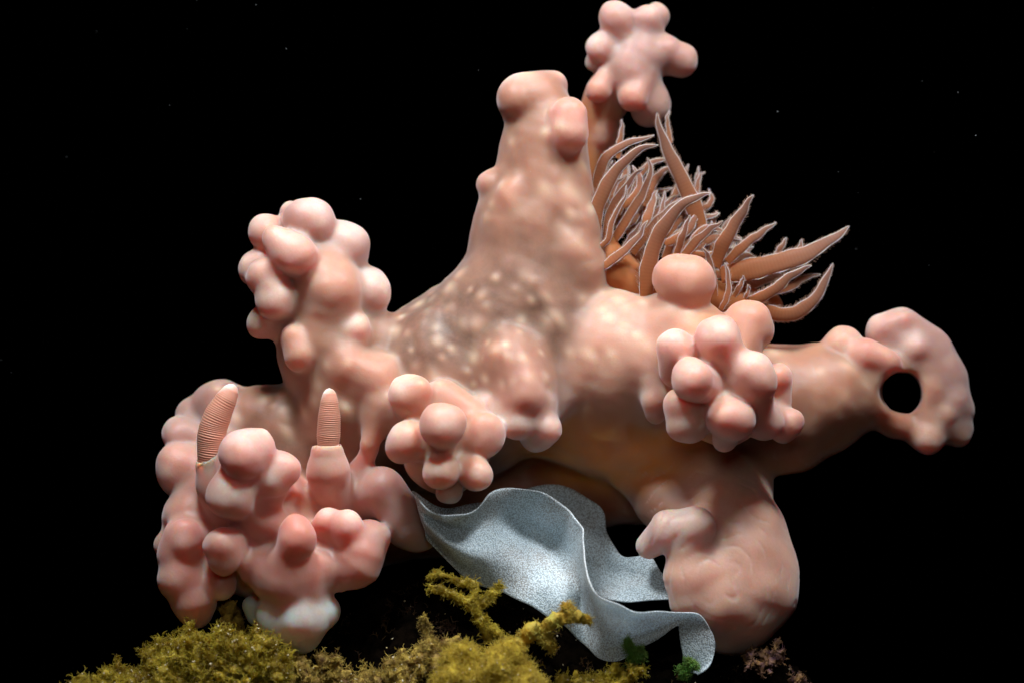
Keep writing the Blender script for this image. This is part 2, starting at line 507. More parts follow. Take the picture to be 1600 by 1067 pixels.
# knobbly lobe in the middle, front
G0 = (696, 690, 90)
chain([(690, 620, -30, 70), (696, 680, 50, 70), (698, 708, 75, 64)], 24, (0.54, 0.25, 0.13))
for a in [(639, 618, 112, 31), (691, 668, 172, 33), (637, 689, 138, 31), (754, 682, 122, 33), (686, 737, 158, 25), (744, 743, 146, 24), (704, 768, 130, 18)]:
    knob(*a, G0, 10, PALE, 0.6, 0.9)
chain([(690, 618, 92, 26), (730, 650, 100, 30)], 14, PALE)
chain([(578, 690, 60, 14), (600, 640, 50, 30), (640, 640, 60, 40)], 18, PALE)
chain([(575, 705, 55, 12), (560, 740, 40, 20)], 16, ROSE)
# smaller lobe beside it
F0 = (815, 615, 40)
chain([(784, 520, 0, 42), (800, 572, 40, 56), (815, 615, 55, 60)], 26, SALMON); chain([(745, 592, 40, 30), (790, 590, 40, 44)], 18, SALMON)
chain([(813, 598, 88, 35), (818, 620, 94, 34), (815, 630, 60, 40)], 12, (0.46, 0.235, 0.175), 0.7); knob(848, 632, 84, 19, F0, 12, MAUVE); knob(784, 640, 88, 17, F0, 12, MAUVE); chain([(790, 530, 40, 26), (803, 566, 80, 30)], 20, SALMON); knob(760, 634, 75, 19, F0, 12, MAUVE); knob(806, 660, 100, 22, F0, 12, MAUVE); knob(853, 668, 92, 23, F0, 12, MAUVE)
chain([(872, 590, 40, 22), (874, 620, 42, 22), (860, 640, 45, 24)], 14, MAUVE); knob(836, 680, 75, 24, F0, 14, MAUVE)
# rim in front of the gills and the right front lobe
chain([(925, 480, -20, 40), (990, 515, 0, 52), (1060, 520, 30, 58), (1100, 556, 50, 66)], 26, PALE)
chain([(1100, 556, 50, 66), (1125, 610, 78, 72), (1130, 630, 76, 66)], 22, AMBER, 0.8)
chain([(960, 570, -10, 100), (1040, 580, 20, 80)], 30, PALE)
C0 = (1125, 605, 90)
chain([(1060, 436, 58, 40), (1077, 442, 58, 40), (1072, 480, 45, 34)], 7, PALE, 0.6); chain([(1168, 506, 60, 38), (1150, 550, 70, 40)], 9, PALE, 0.6); knob(1185, 520, 58, 24, (1160, 540, 60), 8, PALE)
for a in [(1125, 533, 150, 33), (1057, 543, 130, 28), (1083, 594, 182, 31), (1176, 583, 156, 34), (1139, 655, 165, 33), (1078, 660, 135, 30), (1060, 632, 138, 24),
          (1190, 655, 110, 30), (1225, 661, 80, 24), (1218, 588, 70, 20), (1021, 622, 85, 18), (1133, 683, 145, 17)]:
    knob(*a, C0, 8, PINK, 0.6, 0.88)
chain([(1057, 560, 126, 28), (1055, 580, 115, 26)], 8, PINK); chain([(1125, 540, 148, 28), (1165, 580, 150, 26)], 8, PINK); chain([(1178, 600, 150, 32), (1178, 645, 125, 32)], 8, PINK)
chain([(1219, 590, 66, 19), (1217, 630, 66, 20)], 7, PINK); chain([(1020, 600, 82, 18), (1026, 645, 84, 18)], 9, MAUVE)
# right horn with its fan
chain([(1150, 640, -90, 98), (1230, 635, -70, 92), (1290, 615, -60, 74), (1370, 600, -65, 52), (1400, 580, -75, 34)], 24, (0.36, 0.17, 0.10))
chain([(1180, 690, -75, 50), (1240, 682, -72, 46), (1300, 655, -66, 38), (1360, 630, -66, 30)], 26, UNDERGLOW, 1.3)  # orange glow of the shaded underside, put into the colour
knob(1318, 545, -50, 28, (1318, 590, -60), 12, PALE)
chain([(1350, 556, -25, 27), (1385, 566, -25, 22)], 12, PINK, 0.7)
chain([(1398, 524, -85, 32), (1435, 545, -92, 36), (1464, 585, -92, 40), (1476, 630, -85, 38), (1480, 664, -80, 27)], 12, MAUVE, 0.8)
chain([(1380, 515, -85, 14), (1405, 505, -85, 15)], 10, MAUVE)
chain([(1482, 668, -78, 22), (1442, 676, -62, 22), (1398, 660, -60, 23), (1372, 640, -60, 30)], 12, SALMON, 0.8)
chain([(1490, 650, -80, 16), (1508, 668, -84, 12)], 12, MAUVE); knob(1508, 640, -85, 9, (1480, 640, -85), 8, MAUVE); knob(1448, 682, -48, 17, (1450, 665, -65), 9, PALE)
chain([(1432, 585, -70, 18), (1446, 640, -62, 16)], 14, PALE)
for a in [(1378, 514, -75, 20), (1410, 506, -75, 20), (1505, 642, -84, 11), (1500, 684, -76, 12), (1452, 684, -55, 18), (1428, 545, -60, 20), (1472, 648, -55, 14)]:
    knob(*a, (1450, 600, -90), 20, MAUVE if a[0] < 1460 else SALMON, 0.4, 1.0)
chain([(1444, 560, -70, 22), (1452, 610, -62, 18), (1446, 650, -60, 16)], 18, PALE); chain([(1420, 520, -85, 26), (1455, 545, -95, 26), (1482, 590, -95, 24)], 20, MAUVE)
TAIL = (0.64, 0.37, 0.28)
# hind end of the foot, curled under
chain([(1080, 700, -50, 60), (1116, 770, -30, 66), (1136, 830, -8, 80), (1145, 880, 10, 90), (1152, 920, 18, 88), (1138, 960, 20, 62)], 30, TAIL)
chain([(1150, 690, -60, 45), (1176, 760, -50, 30)], 24, TAIL); chain([(985, 742, -40, 30), (1036, 785, -15, 38), (1085, 830, 5, 48)], 24, SALMON)
chain([(1130, 790, 40, 34), (1180, 815, 30, 36)], 24, TAIL)
chain([(1014, 853, 64, 21), (1044, 828, 84, 30), (1086, 824, 92, 32)], 7, (0.70, 0.55, 0.49), 0.7); chain([(1088, 822, 90, 24), (1072, 860, 88, 26), (1068, 900, 92, 28), (1080, 935, 88, 36)], 14, TAIL)
chain([(1100, 900, 70, 55), (1120, 940, 70, 52), (1125, 985, 50, 30)], 18, TAIL); chain([(1160, 950, 60, 46), (1185, 930, 50, 44)], 24, TAIL)

def build_body():
    fld = Field((-6.1, -2.6, -5.2), (7.7, 2.9, 5.7), 0.036)
    for a, b, ra, rb, k, c, s in PR:
        fld.add(a, b, ra, rb, k)
    # sockets of the rhinophores, the opening in the right-hand fan, the pit between the lobes
    for top, bot, r in [((314, 672, 97), (334, 738, 93), 20), ((510, 660, 94), (512, 728, 92), 19.5)]:
        fld.cut(P(*top), P(*bot), r / 100, r / 110, 0.04)
    fld.cut(P(1408, 613, 60), P(1408, 613, -240), 0.325, 0.325, 0.12)
    for a, b, r1, r2 in [((425, 800, 150), (470, 795, 120), .13, .10), ((515, 885, 155), (518, 925, 145), .07, .06), 
                         ((455, 786, 110), (500, 800, 90), .12, .10), ((660, 655, 150), (668, 690, 160), .06, .06), ((725, 700, 150), (720, 660, 150), .06, .06)]:
        fld.cut(P(*a), P(*b), r1, r2, 0.22)
    V, F = fld.mesh()
    del fld
    # keep only the large connected body (tiny stray islands would float)
    me = mesh_from('body', V, F)
    nrm = np.empty(len(V) * 3, dtype=np.float32)
    me.vertex_normals.foreach_get('vector', nrm)
    nrm = nrm.reshape(-1, 3).astype(np.float64)
    # colour of each spot: blend of the nearest forms
    rgb = np.zeros((len(V), 3)); wt = np.full(len(V), 1e-9)
    for a, b, ra, rb, k, c, s in PR:
        m = max(ra, rb) + 0.5
        lo = np.minimum(a, b) - m; hi = np.maximum(a, b) + m
        idx = np.nonzero(np.all((V > lo) & (V < hi), axis=1))[0]
        if not len(idx): continue
        q = V[idx]; ab = b - a; L = max(float(ab @ ab), 1e-9)
        t = np.clip(((q - a) @ ab) / L, 0, 1)
        dist = np.linalg.norm(q - a - t[:, None] * ab, axis=1) - (ra + t * (rb - ra))
        g = np.exp(-np.clip(dist, 0, None) / (0.075 * s)) * (1.6 if s < 1 else 1.0)
        cc = np.tile(np.array(c), (len(idx), 1))
        if s == 0.61:                         # knobs pale towards their tips
            ax = (a - b) / (np.linalg.norm(a - b) + 1e-9)
            w = np.clip(((q - a) @ ax / ra + 0.1) / 1.1, 0, 1)[:, None] ** 1.2 * 0.75
            cc = cc * (1 - w) + np.array((0.80, 0.66, 0.59)) * w
        rgb[idx] += g[:, None] * cc; wt[idx] += g
    rgb = rgb / wt[:, None]
    bad = wt < 1e-6
    rgb[bad] = SALMON
    # pixel-like bearing of every vertex, for placing skin markings and painted glow
    sx = V[:, 0] * D / (D + V[:, 1]) * 100 + 800
    sy = 533.5 - V[:, 2] * D / (D + V[:, 1]) * 100
    # amber glow of the shaded flanks below the mantle, painted into the colour
    glow = np.clip(1.4 - ((sx - 955) / 165) ** 2 - ((sy - 690) / 80) ** 2, 0, 1) * np.clip((V[:, 1] + 0.55) / 0.25, 0, 1)
    glow = (glow * glow * (3 - 2 * glow) * 0.95)[:, None]
    rgb = rgb * (1 - glow) + np.array((0.72, 0.25, 0.022)) * glow
    # pale warts of the back
    disp = np.zeros(len(V)); cream = np.zeros(len(V))
    zones = [((610, 430, 860, 600), 62, 5, 15), ((755, 180, 930, 420), 18, 9, 17), ((940, 470, 1050, 620), 14, 9, 14), ((330, 600, 450, 690), 16, 8, 13), ((1190, 540, 1390, 680), 22, 9, 14), ((430, 560, 560, 660), 14, 8, 12), ((820, 420, 1000, 560), 13, 9, 15)]
    for (x0, y0, x1, y1), n, r0, r1 in zones:
        cand = np.nonzero((sx > x0) & (sx < x1) & (sy > y0) & (sy < y1) & (V[:, 1] < 0.9))[0]
        pts = []
        for _ in range(n * 14):
            if len(pts) >= n or not len(cand): break
            i = cand[RNG.integers(len(cand))]
            if nrm[i, 2] < -0.15: continue
            if all(np.linalg.norm(V[i] - V[j]) > RNG.uniform(0.15, 0.36) for j in pts): pts.append(i)
        for i in pts:
            r = RNG.uniform(r0, r1) / 100; c = V[i]
            idx = np.nonzero(np.all(np.abs(V - c) < 2.2 * r, axis=1))[0]
            q = V[idx] - c
            ax = np.array([0.62, 0.2, -0.75]) * RNG.choice([0.0, 0.7, 1.1])
            q = q - 0.45 * np.outer(q @ ax, ax)
            g = np.exp(-(np.linalg.norm(q, axis=1) / (0.85 * r)) ** 2)
            disp[idx] = np.maximum(disp[idx], g * r * RNG.uniform(0.04, 0.16))
            cream[idx] = np.maximum(cream[idx], g * RNG.uniform(0.2, 0.65))
    # muscular creases of the hind foot, and general unevenness of soft flesh
    tail = np.clip((sx - 960) / 60, 0, 1) * np.clip((sy - 700) / 50, 0, 1)
    wv = Waves(1.1, 12, 21)(V); w2 = Waves(0.45, 14, 22)(V)
    rad = np.linalg.norm((V - P(1120, 900, 60)) * np.array([1, .6, .85]), axis=1)
    ph = rad / 0.15 + 0.9 * wv + 0.2 * w2
    crease = 1 - np.abs(np.sin(math.pi * ph))
    amp = np.clip(0.35 + Waves(0.5, 12, 23)(V), 0, 1)
    disp += tail * (0.014 * Waves(0.7, 14, 28)(V) - 0.020 * amp * crease ** 4)
    body = 1 - tail
    disp += body * (0.018 * Waves(0.7, 16, 24)(V) + 0.004 * Waves(0.28, 16, 25)(V))
    # fine furrows on the darker saddle
    sad = np.exp(-(((sx - 720) / 120) ** 2 + ((sy - 520) / 80) ** 2))
    ph = (sx * 0.75 - sy * 0.66) / 22 + 1.1 * Waves(0.9, 10, 26)(V)
    disp -= 0.004 * sad * (1 - np.abs(np.sin(math.pi * ph))) ** 3
    fold = (tail * np.clip(amp * 1.6, 0, 1) * np.clip(1 - 3.2 * (1 - crease), 0, 1) * 0.6)[:, None]
    rgb = rgb * (1 - fold) + np.array((0.74, 0.54, 0.46)) * fold
    V2 = V + nrm * disp[:, None]
    cr = np.clip(cream, 0, 1)[:, None]
    rgb = rgb * (1 - 0.75 * cr) + np.array((0.84, 0.66, 0.48)) * 0.75 * cr
    me.vertices.foreach_set('co', (V2 * CM).astype(np.float32).ravel())
    set_color(me, 'skin', np.clip(rgb * (1 + 0.10 * Waves(0.7, 14, 27)(V))[:, None], 0.01, 0.9))
    me.update()
    print('body verts', len(V))
    return attach(link('body', me, SKIN))
body = build_body()

# ---- tubes and sweeps
def catmull(pts, n):
    p = np.array(pts, float)
    p = np.vstack([2 * p[0] - p[1], p, 2 * p[-1] - p[-2]])
    m = len(p) - 3
    t = np.linspace(0, m - 1e-6, n)
    i = t.astype(int); u = (t - i)[:, None]
    a, b, c, d = p[i], p[i + 1], p[i + 2], p[i + 3]
    return 0.5 * (2 * b + (c - a) * u + (2*a - 5*b + 4*c - d) * u**2 + (3*b - a - 3*c + d) * u**3)

def frames(c, ref):
    T = np.gradient(c, axis=0); T /= np.linalg.norm(T, axis=1)[:, None] + 1e-12
    S = np.cross(T, ref); S /= np.linalg.norm(S, axis=1)[:, None] + 1e-12
    Fv = np.cross(S, T)
    return T, S, Fv

def grid_faces(nr, nc, close=True):
    F = []
    m = nc if close else nc - 1
    i, j = np.meshgrid(np.arange(nr - 1), np.arange(m), indexing='ij')
    i = i.ravel(); j = j.ravel(); j2 = (j + 1) % nc
    return np.stack([i*nc + j, i*nc + j2, (i+1)*nc + j2, (i+1)*nc + j], 1)

def sweep(c, rs, rf, nc, ref=np.array([0, 1.0, 0])):
    T, S, Fv = frames(c, ref)
    a = np.linspace(0, 2 * math.pi, nc, endpoint=False)
    V = c[:, None, :] + rs[:, None, None] * np.cos(a)[None, :, None] * S[:, None, :] + rf[:, None, None] * np.sin(a)[None, :, None] * Fv[:, None, :]
    return V.reshape(-1, 3), grid_faces(len(c), nc), T, S, Fv

def hair_mesh(name, C, Rr, nc=4, flat=1.0):
    """many thin tapering stems at once; C (n, m, 3) centre lines, Rr (n, m) radii"""
    n, m, _ = C.shape
    T = np.gradient(C, axis=1); T /= np.linalg.norm(T, axis=2, keepdims=True) + 1e-12
    S = np.cross(T, np.array([0.31, 0.9, 0.2])); S /= np.linalg.norm(S, axis=2, keepdims=True) + 1e-12
    Fv = np.cross(S, T)
    a = np.linspace(0, 2 * math.pi, nc, endpoint=False)
    V = C[:, :, None] + Rr[:, :, None, None] * (np.cos(a)[None, None, :, None] * S[:, :, None] + flat * np.sin(a)[None, None, :, None] * Fv[:, :, None])
    f = grid_faces(m, nc)
    F = (f[None] + (np.arange(n) * m * nc)[:, None, None]).reshape(-1, 4)
    return mesh_from(name, V.reshape(-1, 3), F)

# ------------------------------------------------------------------ rhinophores
def rhinophore(base, tip, w, tipfrac, bend, lab):
    n = 240
    a, b = P(*base), P(*tip)
    mid = (a + b) / 2 + np.array(bend)
    c = catmull([a, mid, b], n)
    t = np.linspace(0, 1, n)
    prof = np.interp(t, [0, .12, .35, .62, .82, .93, .98, 1], [.60, .82, 1, .98, .80, .58, .34, .02])
    lam = np.where(t < 1 - tipfrac, 1, 0)
    saw = np.abs(((t * 44 + 0.15 * np.sin(t * 23)) % 1) - 0.5) * 2
    r = w / 100 * prof * (1 - 0.07 * lam * saw)
    r = w / 100 * prof
    V, F, T, S, Fv = sweep(c, r, r * 0.9, 20)
    tt = np.repeat(t, 20)
    ang = np.tile(np.linspace(0, 2 * math.pi, 20, endpoint=False), n)
    phs = tt * 40 + 0.7 * np.abs(np.sin(ang)) + 0.25 * np.sin(tt * 31 + ang)
    sw = np.abs((phs % 1) - 0.5) * 2 * np.clip((1 - tipfrac * 0.8 - tt) / 0.08, 0, 1)
    cen = np.repeat(c, 20, axis=0)
    V = cen + (V - cen) * (1 - 0.06 * sw + 0.03 * np.sin(ang * 2 + tt * 5))[:, None]
    front = np.clip(-np.sin(ang), 0, 1)
    wht = np.clip((tt - (1 - tipfrac) + 0.10 * np.cos(ang - 0.9)) / 0.12, 0, 1)
    me = mesh_from('rhinophore', V, F)
    rgb = np.outer(1 - sw, (0.66, 0.33, 0.24)) + np.outer(sw, (0.50, 0.21, 0.13))
    rgb = rgb * (1 - wht[:, None]) + np.array((0.86, 0.79, 0.72)) * wht[:, None]
    set_color(me, 'skin', rgb)
    o = attach(link('rhinophore', me, RHINO))
    o['label'] = lab
def rhino_mat():
    m, nt, b = new_mat('rhinophore_skin')
    at = N(nt, 'ShaderNodeAttribute', attribute_name='skin')
    nt.links.new(at.outputs['Color'], b.inputs['Base Color'])
    b.inputs['Roughness'].default_value = 0.4; b.inputs['IOR'].default_value = 1.2
    b.inputs['Subsurface Weight'].default_value = 0.4; b.inputs['Subsurface Scale'].default_value = 0.0005
    b.inputs['Sheen Weight'].default_value = 0.15
    return m
RHINO = rhino_mat()
rhinophore((324, 730, 92), (366, 600, 88), 22, 0.16, (-0.10, 0, 0.02), 'left rhinophore, a slanting ringed orange club with a white tip')
rhinophore((511, 722, 92), (515, 606, 95), 18, 0.15, (0.01, 0, 0), 'right rhinophore, an upright ringed orange club with a white tip')

# ------------------------------------------------------------------ gills
gf = Field((0.9, -0.6, 0.1), (4.6, 2.0, 3.2), 0.04, 0.4)
for a, b in [((945, 380, -25, 20), (958, 425, -15, 26)), ((958, 425, -15, 26), (1005, 450, -10, 28)), ((1005, 450, -10, 28), (1080, 455, -40, 28)), ((1080, 455, -40, 28), (1160, 480, -60, 30)),
             ((958, 425, -15, 24), (990, 400, -90, 24)), ((1080, 455, -40, 26), (1060, 420, -110, 30)), ((1160, 480, -60, 30), (1200, 480, -80, 24))]:
    gf.add(P(*a[:3]), P(*b[:3]), a[3] / 100, b[3] / 100, 0.2)
gv, gF = gf.mesh()
gme = mesh_from('gill_base', gv, gF)
set_color(gme, 'along', np.stack([np.linalg.norm(gv, axis=1) * 0.4, np.zeros(len(gv)), np.zeros(len(gv))], 1))
attach(link('gill_base', gme, GILL))

Zg = lambda x, y: (890 + x * 0.3375, 160 + y * 0.3375)
GILLS = [  # path in the plume, half width, depth at base, depth at tip
    ([(118, 660), (118, 540), (150, 430), (230, 300), (320, 225), (410, 197)], 36, 5, 25),
    ([(125, 480), (135, 340), (185, 240), (280, 190), (400, 152)], 26, -25, -5),
    ([(225, 260), (232, 190), (240, 130), (247, 75)], 15, -70, -70),
    ([(620, 640), (575, 480), (510, 340), (450, 220), (420, 120), (404, 42)], 42, -50, -30),
    ([(470, 190), (452, 100), (462, 38)], 11, -80, -80),
    ([(355, 900), (365, 760), (415, 610), (505, 490), (590, 437), (655, 428)], 41, 25, 55),
    ([(205, 640), (285, 510), (350, 400), (375, 310), (352, 255)], 24, -15, 0),
    ([(170, 640), (185, 520), (240, 420), (300, 340), (350, 300)], 22, 0, 5),
    ([(120, 690), (180, 630), (200, 540), (250, 450), (270, 380)], 14, 18, 22),
    ([(130, 780), (230, 705), (315, 625), (365, 540)], 22, 20, 35),
    ([(290, 700), (370, 590), (450, 505), (520, 440)], 24, -30, -30),
    ([(340, 480), (390, 370), (440, 315), (500, 290)], 22, -60, -70),
    ([(260, 470), (330, 330), (400, 270), (470, 275)], 20, -70, -90),
    ([(490, 720), (520, 630), (555, 520)], 18, 0, 10),
    ([(515, 730), (580, 650), (650, 590), (718, 548)], 22, 15, 30),
    ([(670, 760), (715, 650), (785, 530), (856, 422)], 36, 0, 20),
    ([(730, 740), (800, 670), (880, 610), (958, 553)], 24, -15, -25),
    ([(700, 800), (830, 775), (980, 742), (1110, 695), (1215, 632), (1297, 578)], 54, -20, -40),
    ([(820, 930), (930, 880), (1030, 800), (1118, 760)], 28, 0, -10),
    ([(860, 950), (990, 985), (1090, 950), (1165, 865), (1217, 742)], 36, -10, -30),
    ([(700, 960), (735, 880), (722, 740)], 14, 15, 22),
    ([(560, 500), (620, 490), (655, 460), (650, 395)], 17, -70, -80),
    ([(585, 500), (588, 410), (600, 350), (628, 318)], 15, -90, -95),
    ([(600, 480), (590, 390), (596, 300)], 12, -100, -100),
    ([(940, 740), (970, 690), (1003, 632)], 17, -60, -60),
    ([(1050, 720), (1066, 680), (1073, 634)], 13, -65, -65),
    ([(690, 870), (800, 855), (920, 815), (1030, 800)], 30, -40, -60),
    ([(670, 900), (660, 800), (640, 720), (618, 668)], 20, 5, 30),
    ([(940, 880), (1030, 850), (1085, 815), (1165, 792)], 20, -40, -50),
    ([(640, 640), (660, 570), (680, 505)], 16, -60, -60),
    ([(270, 800), (255, 700), (290, 620), (330, 560)], 22, -20, -20),
    ([(430, 640), (470, 540), (530, 470), (560, 380)], 22, -50, -60),
    ([(560, 700), (640, 640), (720, 620), (800, 640)], 20, -40, -50),
    ([(760, 900), (790, 850), (810, 800)], 13, 5, 12),
    ([(810, 910), (825, 880), (832, 840)], 9, 5, 10),
    ([(470, 520), (490, 420), (530, 340), (550, 285)], 18, -90, -100),
    ([(400, 700), (420, 560), (440, 450), (435, 430)], 18, -60, -60),
]
gr = np.random.default_rng(77)
for _ in range(74):                                   # slimmer ones deeper in the plume
    u = gr.random()
    bx, by = 180 + 560 * u, 560 + 330 * u + gr.uniform(-120, 20)
    ang = math.radians(78 - 62 * u + gr.uniform(-14, 14)); ln = gr.uniform(150, 270)
    cv = gr.uniform(-60, 60)
    p = [(bx + ln * f * math.cos(ang) + cv * math.sin(math.pi * f) * math.sin(ang), by - ln * f * math.sin(ang) + cv * math.sin(math.pi * f) * math.cos(ang)) for f in (0, .35, .7, 1)]
    dd = gr.uniform(-130, -45)
    GILLS.append((p, gr.uniform(12, 24), dd + 20, dd))
for gi, (path, hw, d0, d1) in enumerate(GILLS):
    m = len(path)
    pts = [P(*Zg(*p), d0 + (d1 - d0) * i / (m - 1)) for i, p in enumerate(path)]
    c = catmull(pts, 120)
    uu = np.linspace(0, 1, 120)
    c = c + np.outer(0.020 * np.sin(uu * 9 + gi) * uu, [0.7, 0.3, 0.7]) + np.outer(0.012 * np.sin(uu * 21 + 2 * gi) * uu, [0.7, 0, -0.7])
    seg = np.linalg.norm(np.diff(c, axis=0), axis=1); L = np.concatenate([[0], np.cumsum(seg)])
    t = L / L[-1]
    W = 0.93 * hw * 0.3375 / 100 * np.interp(t, [0, .25, .5, .75, .93, 1], [.85, 1.0, .88, .58, .24, .02])
    W = W * (1 + 0.05 * np.sin(t * 17 + gi))
    rip = 1 + 0.008 * np.sin(2 * math.pi * L / 0.055)
    ref = np.array([0.25 * math.sin(gi * 2.3), 1.0, 0.2 * math.cos(gi * 1.7)])
    V, F, T, S, Fv = sweep(c, W * rip, W * 0.28 * rip, 12, ref)
    me = mesh_from('gill', V, F)
    set_color(me, 'along', np.stack([np.repeat(L, 12), np.repeat(np.clip(t * 1.1, 0, 1), 12), np.zeros(len(V))], 1))
    g = attach(link('gill', me, GILL))
    for s in (-1, 1):                                   # pale raised edge on both sides
        wob = 1 + 0.05 * np.sin(t * 40 + gi + s)
        e = c + S * (s * W * wob)[:, None]
        er = np.interp(t, [0, .1, .8, 1], [.002, .004, .006, .004]) * (0.75 + 0.008 * hw)
        ev, ef, *_ = sweep(e[::2], er[::2], er[::2], 6, ref)
        link('edge', mesh_from('edge', ev, ef), EDGE, g)
    # feathery comb of fine leaflets behind the blade
    nq = max(int(L[-1] / 0.016), 8)
    ii = np.clip(np.searchsorted(L, np.linspace(0.05, 0.97, nq) * L[-1]), 1, 117)
    CC = []
    for s in (-1, 1):
        h = (W[ii] * RNG.uniform(0.10, 0.42, nq) + RNG.uniform(0.004, 0.03, nq))[:, None]
        o0 = c[ii] + S[ii] * (s * W[ii] * 0.88)[:, None] + Fv[ii] * (W[ii] * 0.15)[:, None]
        dirs = S[ii] * s + Fv[ii] * RNG.uniform(0.2, 1.1, (nq, 1)) + T[ii] * RNG.uniform(0.1, 0.9, (nq, 1))
        CC.append(np.stack([o0, o0 + dirs * h * 0.5, o0 + dirs * h + T[ii] * h * 0.25], 1))
    CC = np.concatenate(CC)
    link('fringe', hair_mesh('fringe', CC, np.tile(np.array([[0.006, 0.0045, 0.0015]]), (len(CC), 1)), 3), FRINGE, g)['kind'] = 'stuff'

# ------------------------------------------------------------------ egg ribbon
RB = [((1062, 928, 62), (1044, 936, 70)), ((1042, 902, 45), (1012, 938, 64)), ((1020, 876, 25), (982, 940, 60)), ((994, 868, 10), (958, 938, 40)), ((966, 864, -15), (938, 930, 5)),
      ((950, 832, -40), (920, 925, -20)), ((941, 798, -50), (900, 920, -30)), ((918, 776, -50), (880, 920, -30)), ((866, 757, -40), (840, 920, -20)), ((800, 768, -15), (790, 910, 20)),
      ((750, 785, 20), (740, 890, 50)), ((700, 792, 60), (705, 870, 80)), ((660, 777, 90), (680, 850, 95)), ((643, 766, 108), (668, 838, 108)), ((654, 779, 128), (668, 842, 120)),
      ((670, 793, 142), (676, 852, 122)), ((701, 806, 152), (700, 880, 110)), ((734, 798, 142), (731, 905, 100)), ((766, 772, 118), (760, 918, 100)), ((802, 759, 80), (790, 926, 106)),
      ((841, 766, 58), (820, 942, 112)), ((877, 785, 58), (850, 957, 114)), ((900, 808, 78), (868, 968, 114)), ((910, 834, 110), (884, 982, 116)), ((913, 866, 152), (900, 998, 122)),
      ((919, 902, 188), (920, 1014, 128)), ((939, 928, 204), (940, 1028, 134)), ((976, 947, 200), (965, 1030, 140)), ((1010, 953, 188), (990, 1018, 146)), ((1042, 955, 172), (1020, 1002, 152)),
      ((1076, 956, 152), (1056, 978, 152)), ((1101, 967, 138), (1061, 988, 146)), ((1118, 1003, 132), (1064, 1008, 140)), ((1112, 1032, 134), (1068, 1032, 136)), ((1090, 1052, 136), (1076, 1048, 134))]
def build_ribbon():
    n, m = 420, 46
    top = catmull([P(*a) for a, b in RB], n); bot = catmull([P(*b) for a, b in RB], n)
    s = np.linspace(0, len(RB) - 1, n)[:, None]
    v = np.linspace(0, 1, m)[None, :]
    V = top[:, None, :] * (1 - v[..., None]) + bot[:, None, :] * v[..., None]
    arch = np.sin(math.pi * v) 
    # hollows and swells of the sheet (toward / away from the camera)
    def blob(s0, v0, ws, wv, a): return a * np.exp(-((s - s0) / ws) ** 2 - ((v - v0) / wv) ** 2)
    dy = blob(20.3, .40, 2.2, .24, .62) + blob(17.5, .62, 2.2, .25, -.22) + blob(16.3, .25, 1.6, .18, .25) + blob(22.0, .75, 1.5, .3, -.25) + blob(24.6, .5, 1.0, .35, .35) + blob(27.5, .5, 2.0, .3, .12) + blob(15, .9, 1.6, .2, .35)
    dy = dy + blob(3, .5, 1.5, .3, .2) + blob(7, .4, 2, .3, -.12)
    V[..., 1] += dy
    fl = np.clip((s - 14) / 2, 0, 1) * np.clip((31 - s) / 2, 0, 1)
    V[..., 1] -= fl * (0.12 + 0.34 * np.exp(-((s - 25.2) / 2.6) ** 2)) * np.exp(-v / 0.14)
    ed = np.exp(-v / 0.06)
    V[..., 1] += -0.05 * ed * np.sin(s * 2.3); V[..., 2] += 0.02 * ed * np.sin(s * 3.1 + 1)
    q = V.reshape(-1, 3)
    q = q + 0.018 * np.stack([Waves(.6, 10, 31)(q), Waves(.6, 10, 32)(q), Waves(.6, 10, 33)(q)], 1)
    me = mesh_from('egg_ribbon', q, grid_faces(n, m, False))
    rim_glow = np.clip(0.0 * np.exp(-(v / 0.03) ** 2) * np.ones_like(s) + 0.8 * np.exp(-((s - 25.2) / 2.2) ** 2) * np.exp(-v / .18), 0, 0.9)  # light caught by the curling fold, painted as a pale band
    set_float(me, 'rim_glow', rim_glow.ravel())
    o = link('egg_ribbon', me, RIBBON)
    md = o.modifiers.new('thickness', 'SOLIDIFY'); md.thickness = 0.020 * CM; md.offset = 0
    tag(o, 'pale blue ruffled egg ribbon with fine dots standing under the slug', 'egg ribbon')
build_ribbon()

# ------------------------------------------------------------------ algae
def sprigs(name, roots, lens, rad, up=0.6, kids=2, seed=0):
    r = np.random.default_rng(seed)
    p = np.asarray(roots, float); n = len(p); L = np.asarray(lens)[:, None]
    nrm = lambda v: v / (np.linalg.norm(v, axis=1, keepdims=True) + 1e-9)
    dd = nrm(r.normal(size=(n, 3)) + np.array([0, -0.3, up]))
    pts = [p]
    for _ in range(5):
        dd = nrm(dd + r.normal(size=(n, 3)) * 0.42)
        pts.append(pts[-1] + dd * L / 5)
    C = np.stack(pts, 1)
    Rr = np.linspace(rad, rad * 0.4, 6)[None] * r.uniform(.6, 1.4, (n, 1))
    Cs = [C]; Rs = [Rr]
    for _ in range(kids):
        i = r.integers(1, 5, n); st = C[np.arange(n), i]
        b = nrm(r.normal(size=(n, 3)) * 0.8 + dd)
        q = [st]
        for _ in range(5):
            b = nrm(b + r.normal(size=(n, 3)) * 0.35)
            q.append(q[-1] + b * L * 0.085)
        Cs.append(np.stack(q, 1)); Rs.append(np.linspace(rad * .8, rad * .3, 6)[None] * np.ones((n, 1)))
    return hair_mesh(name, np.concatenate(Cs), np.concatenate(Rs))

def lumpy(balls, h=0.035, k=0.06):
    b = np.array([np.append(P(x, y, d), r / 100) for x, y, d, r in balls])
    lo = b[:, :3].min(0) - 0.5; hi = b[:, :3].max(0) + 0.5
    f = Field(lo, hi, h, 0.25)
    for p in b: f.add(p[:3], p[:3], p[3], p[3], k)
    return f.mesh()

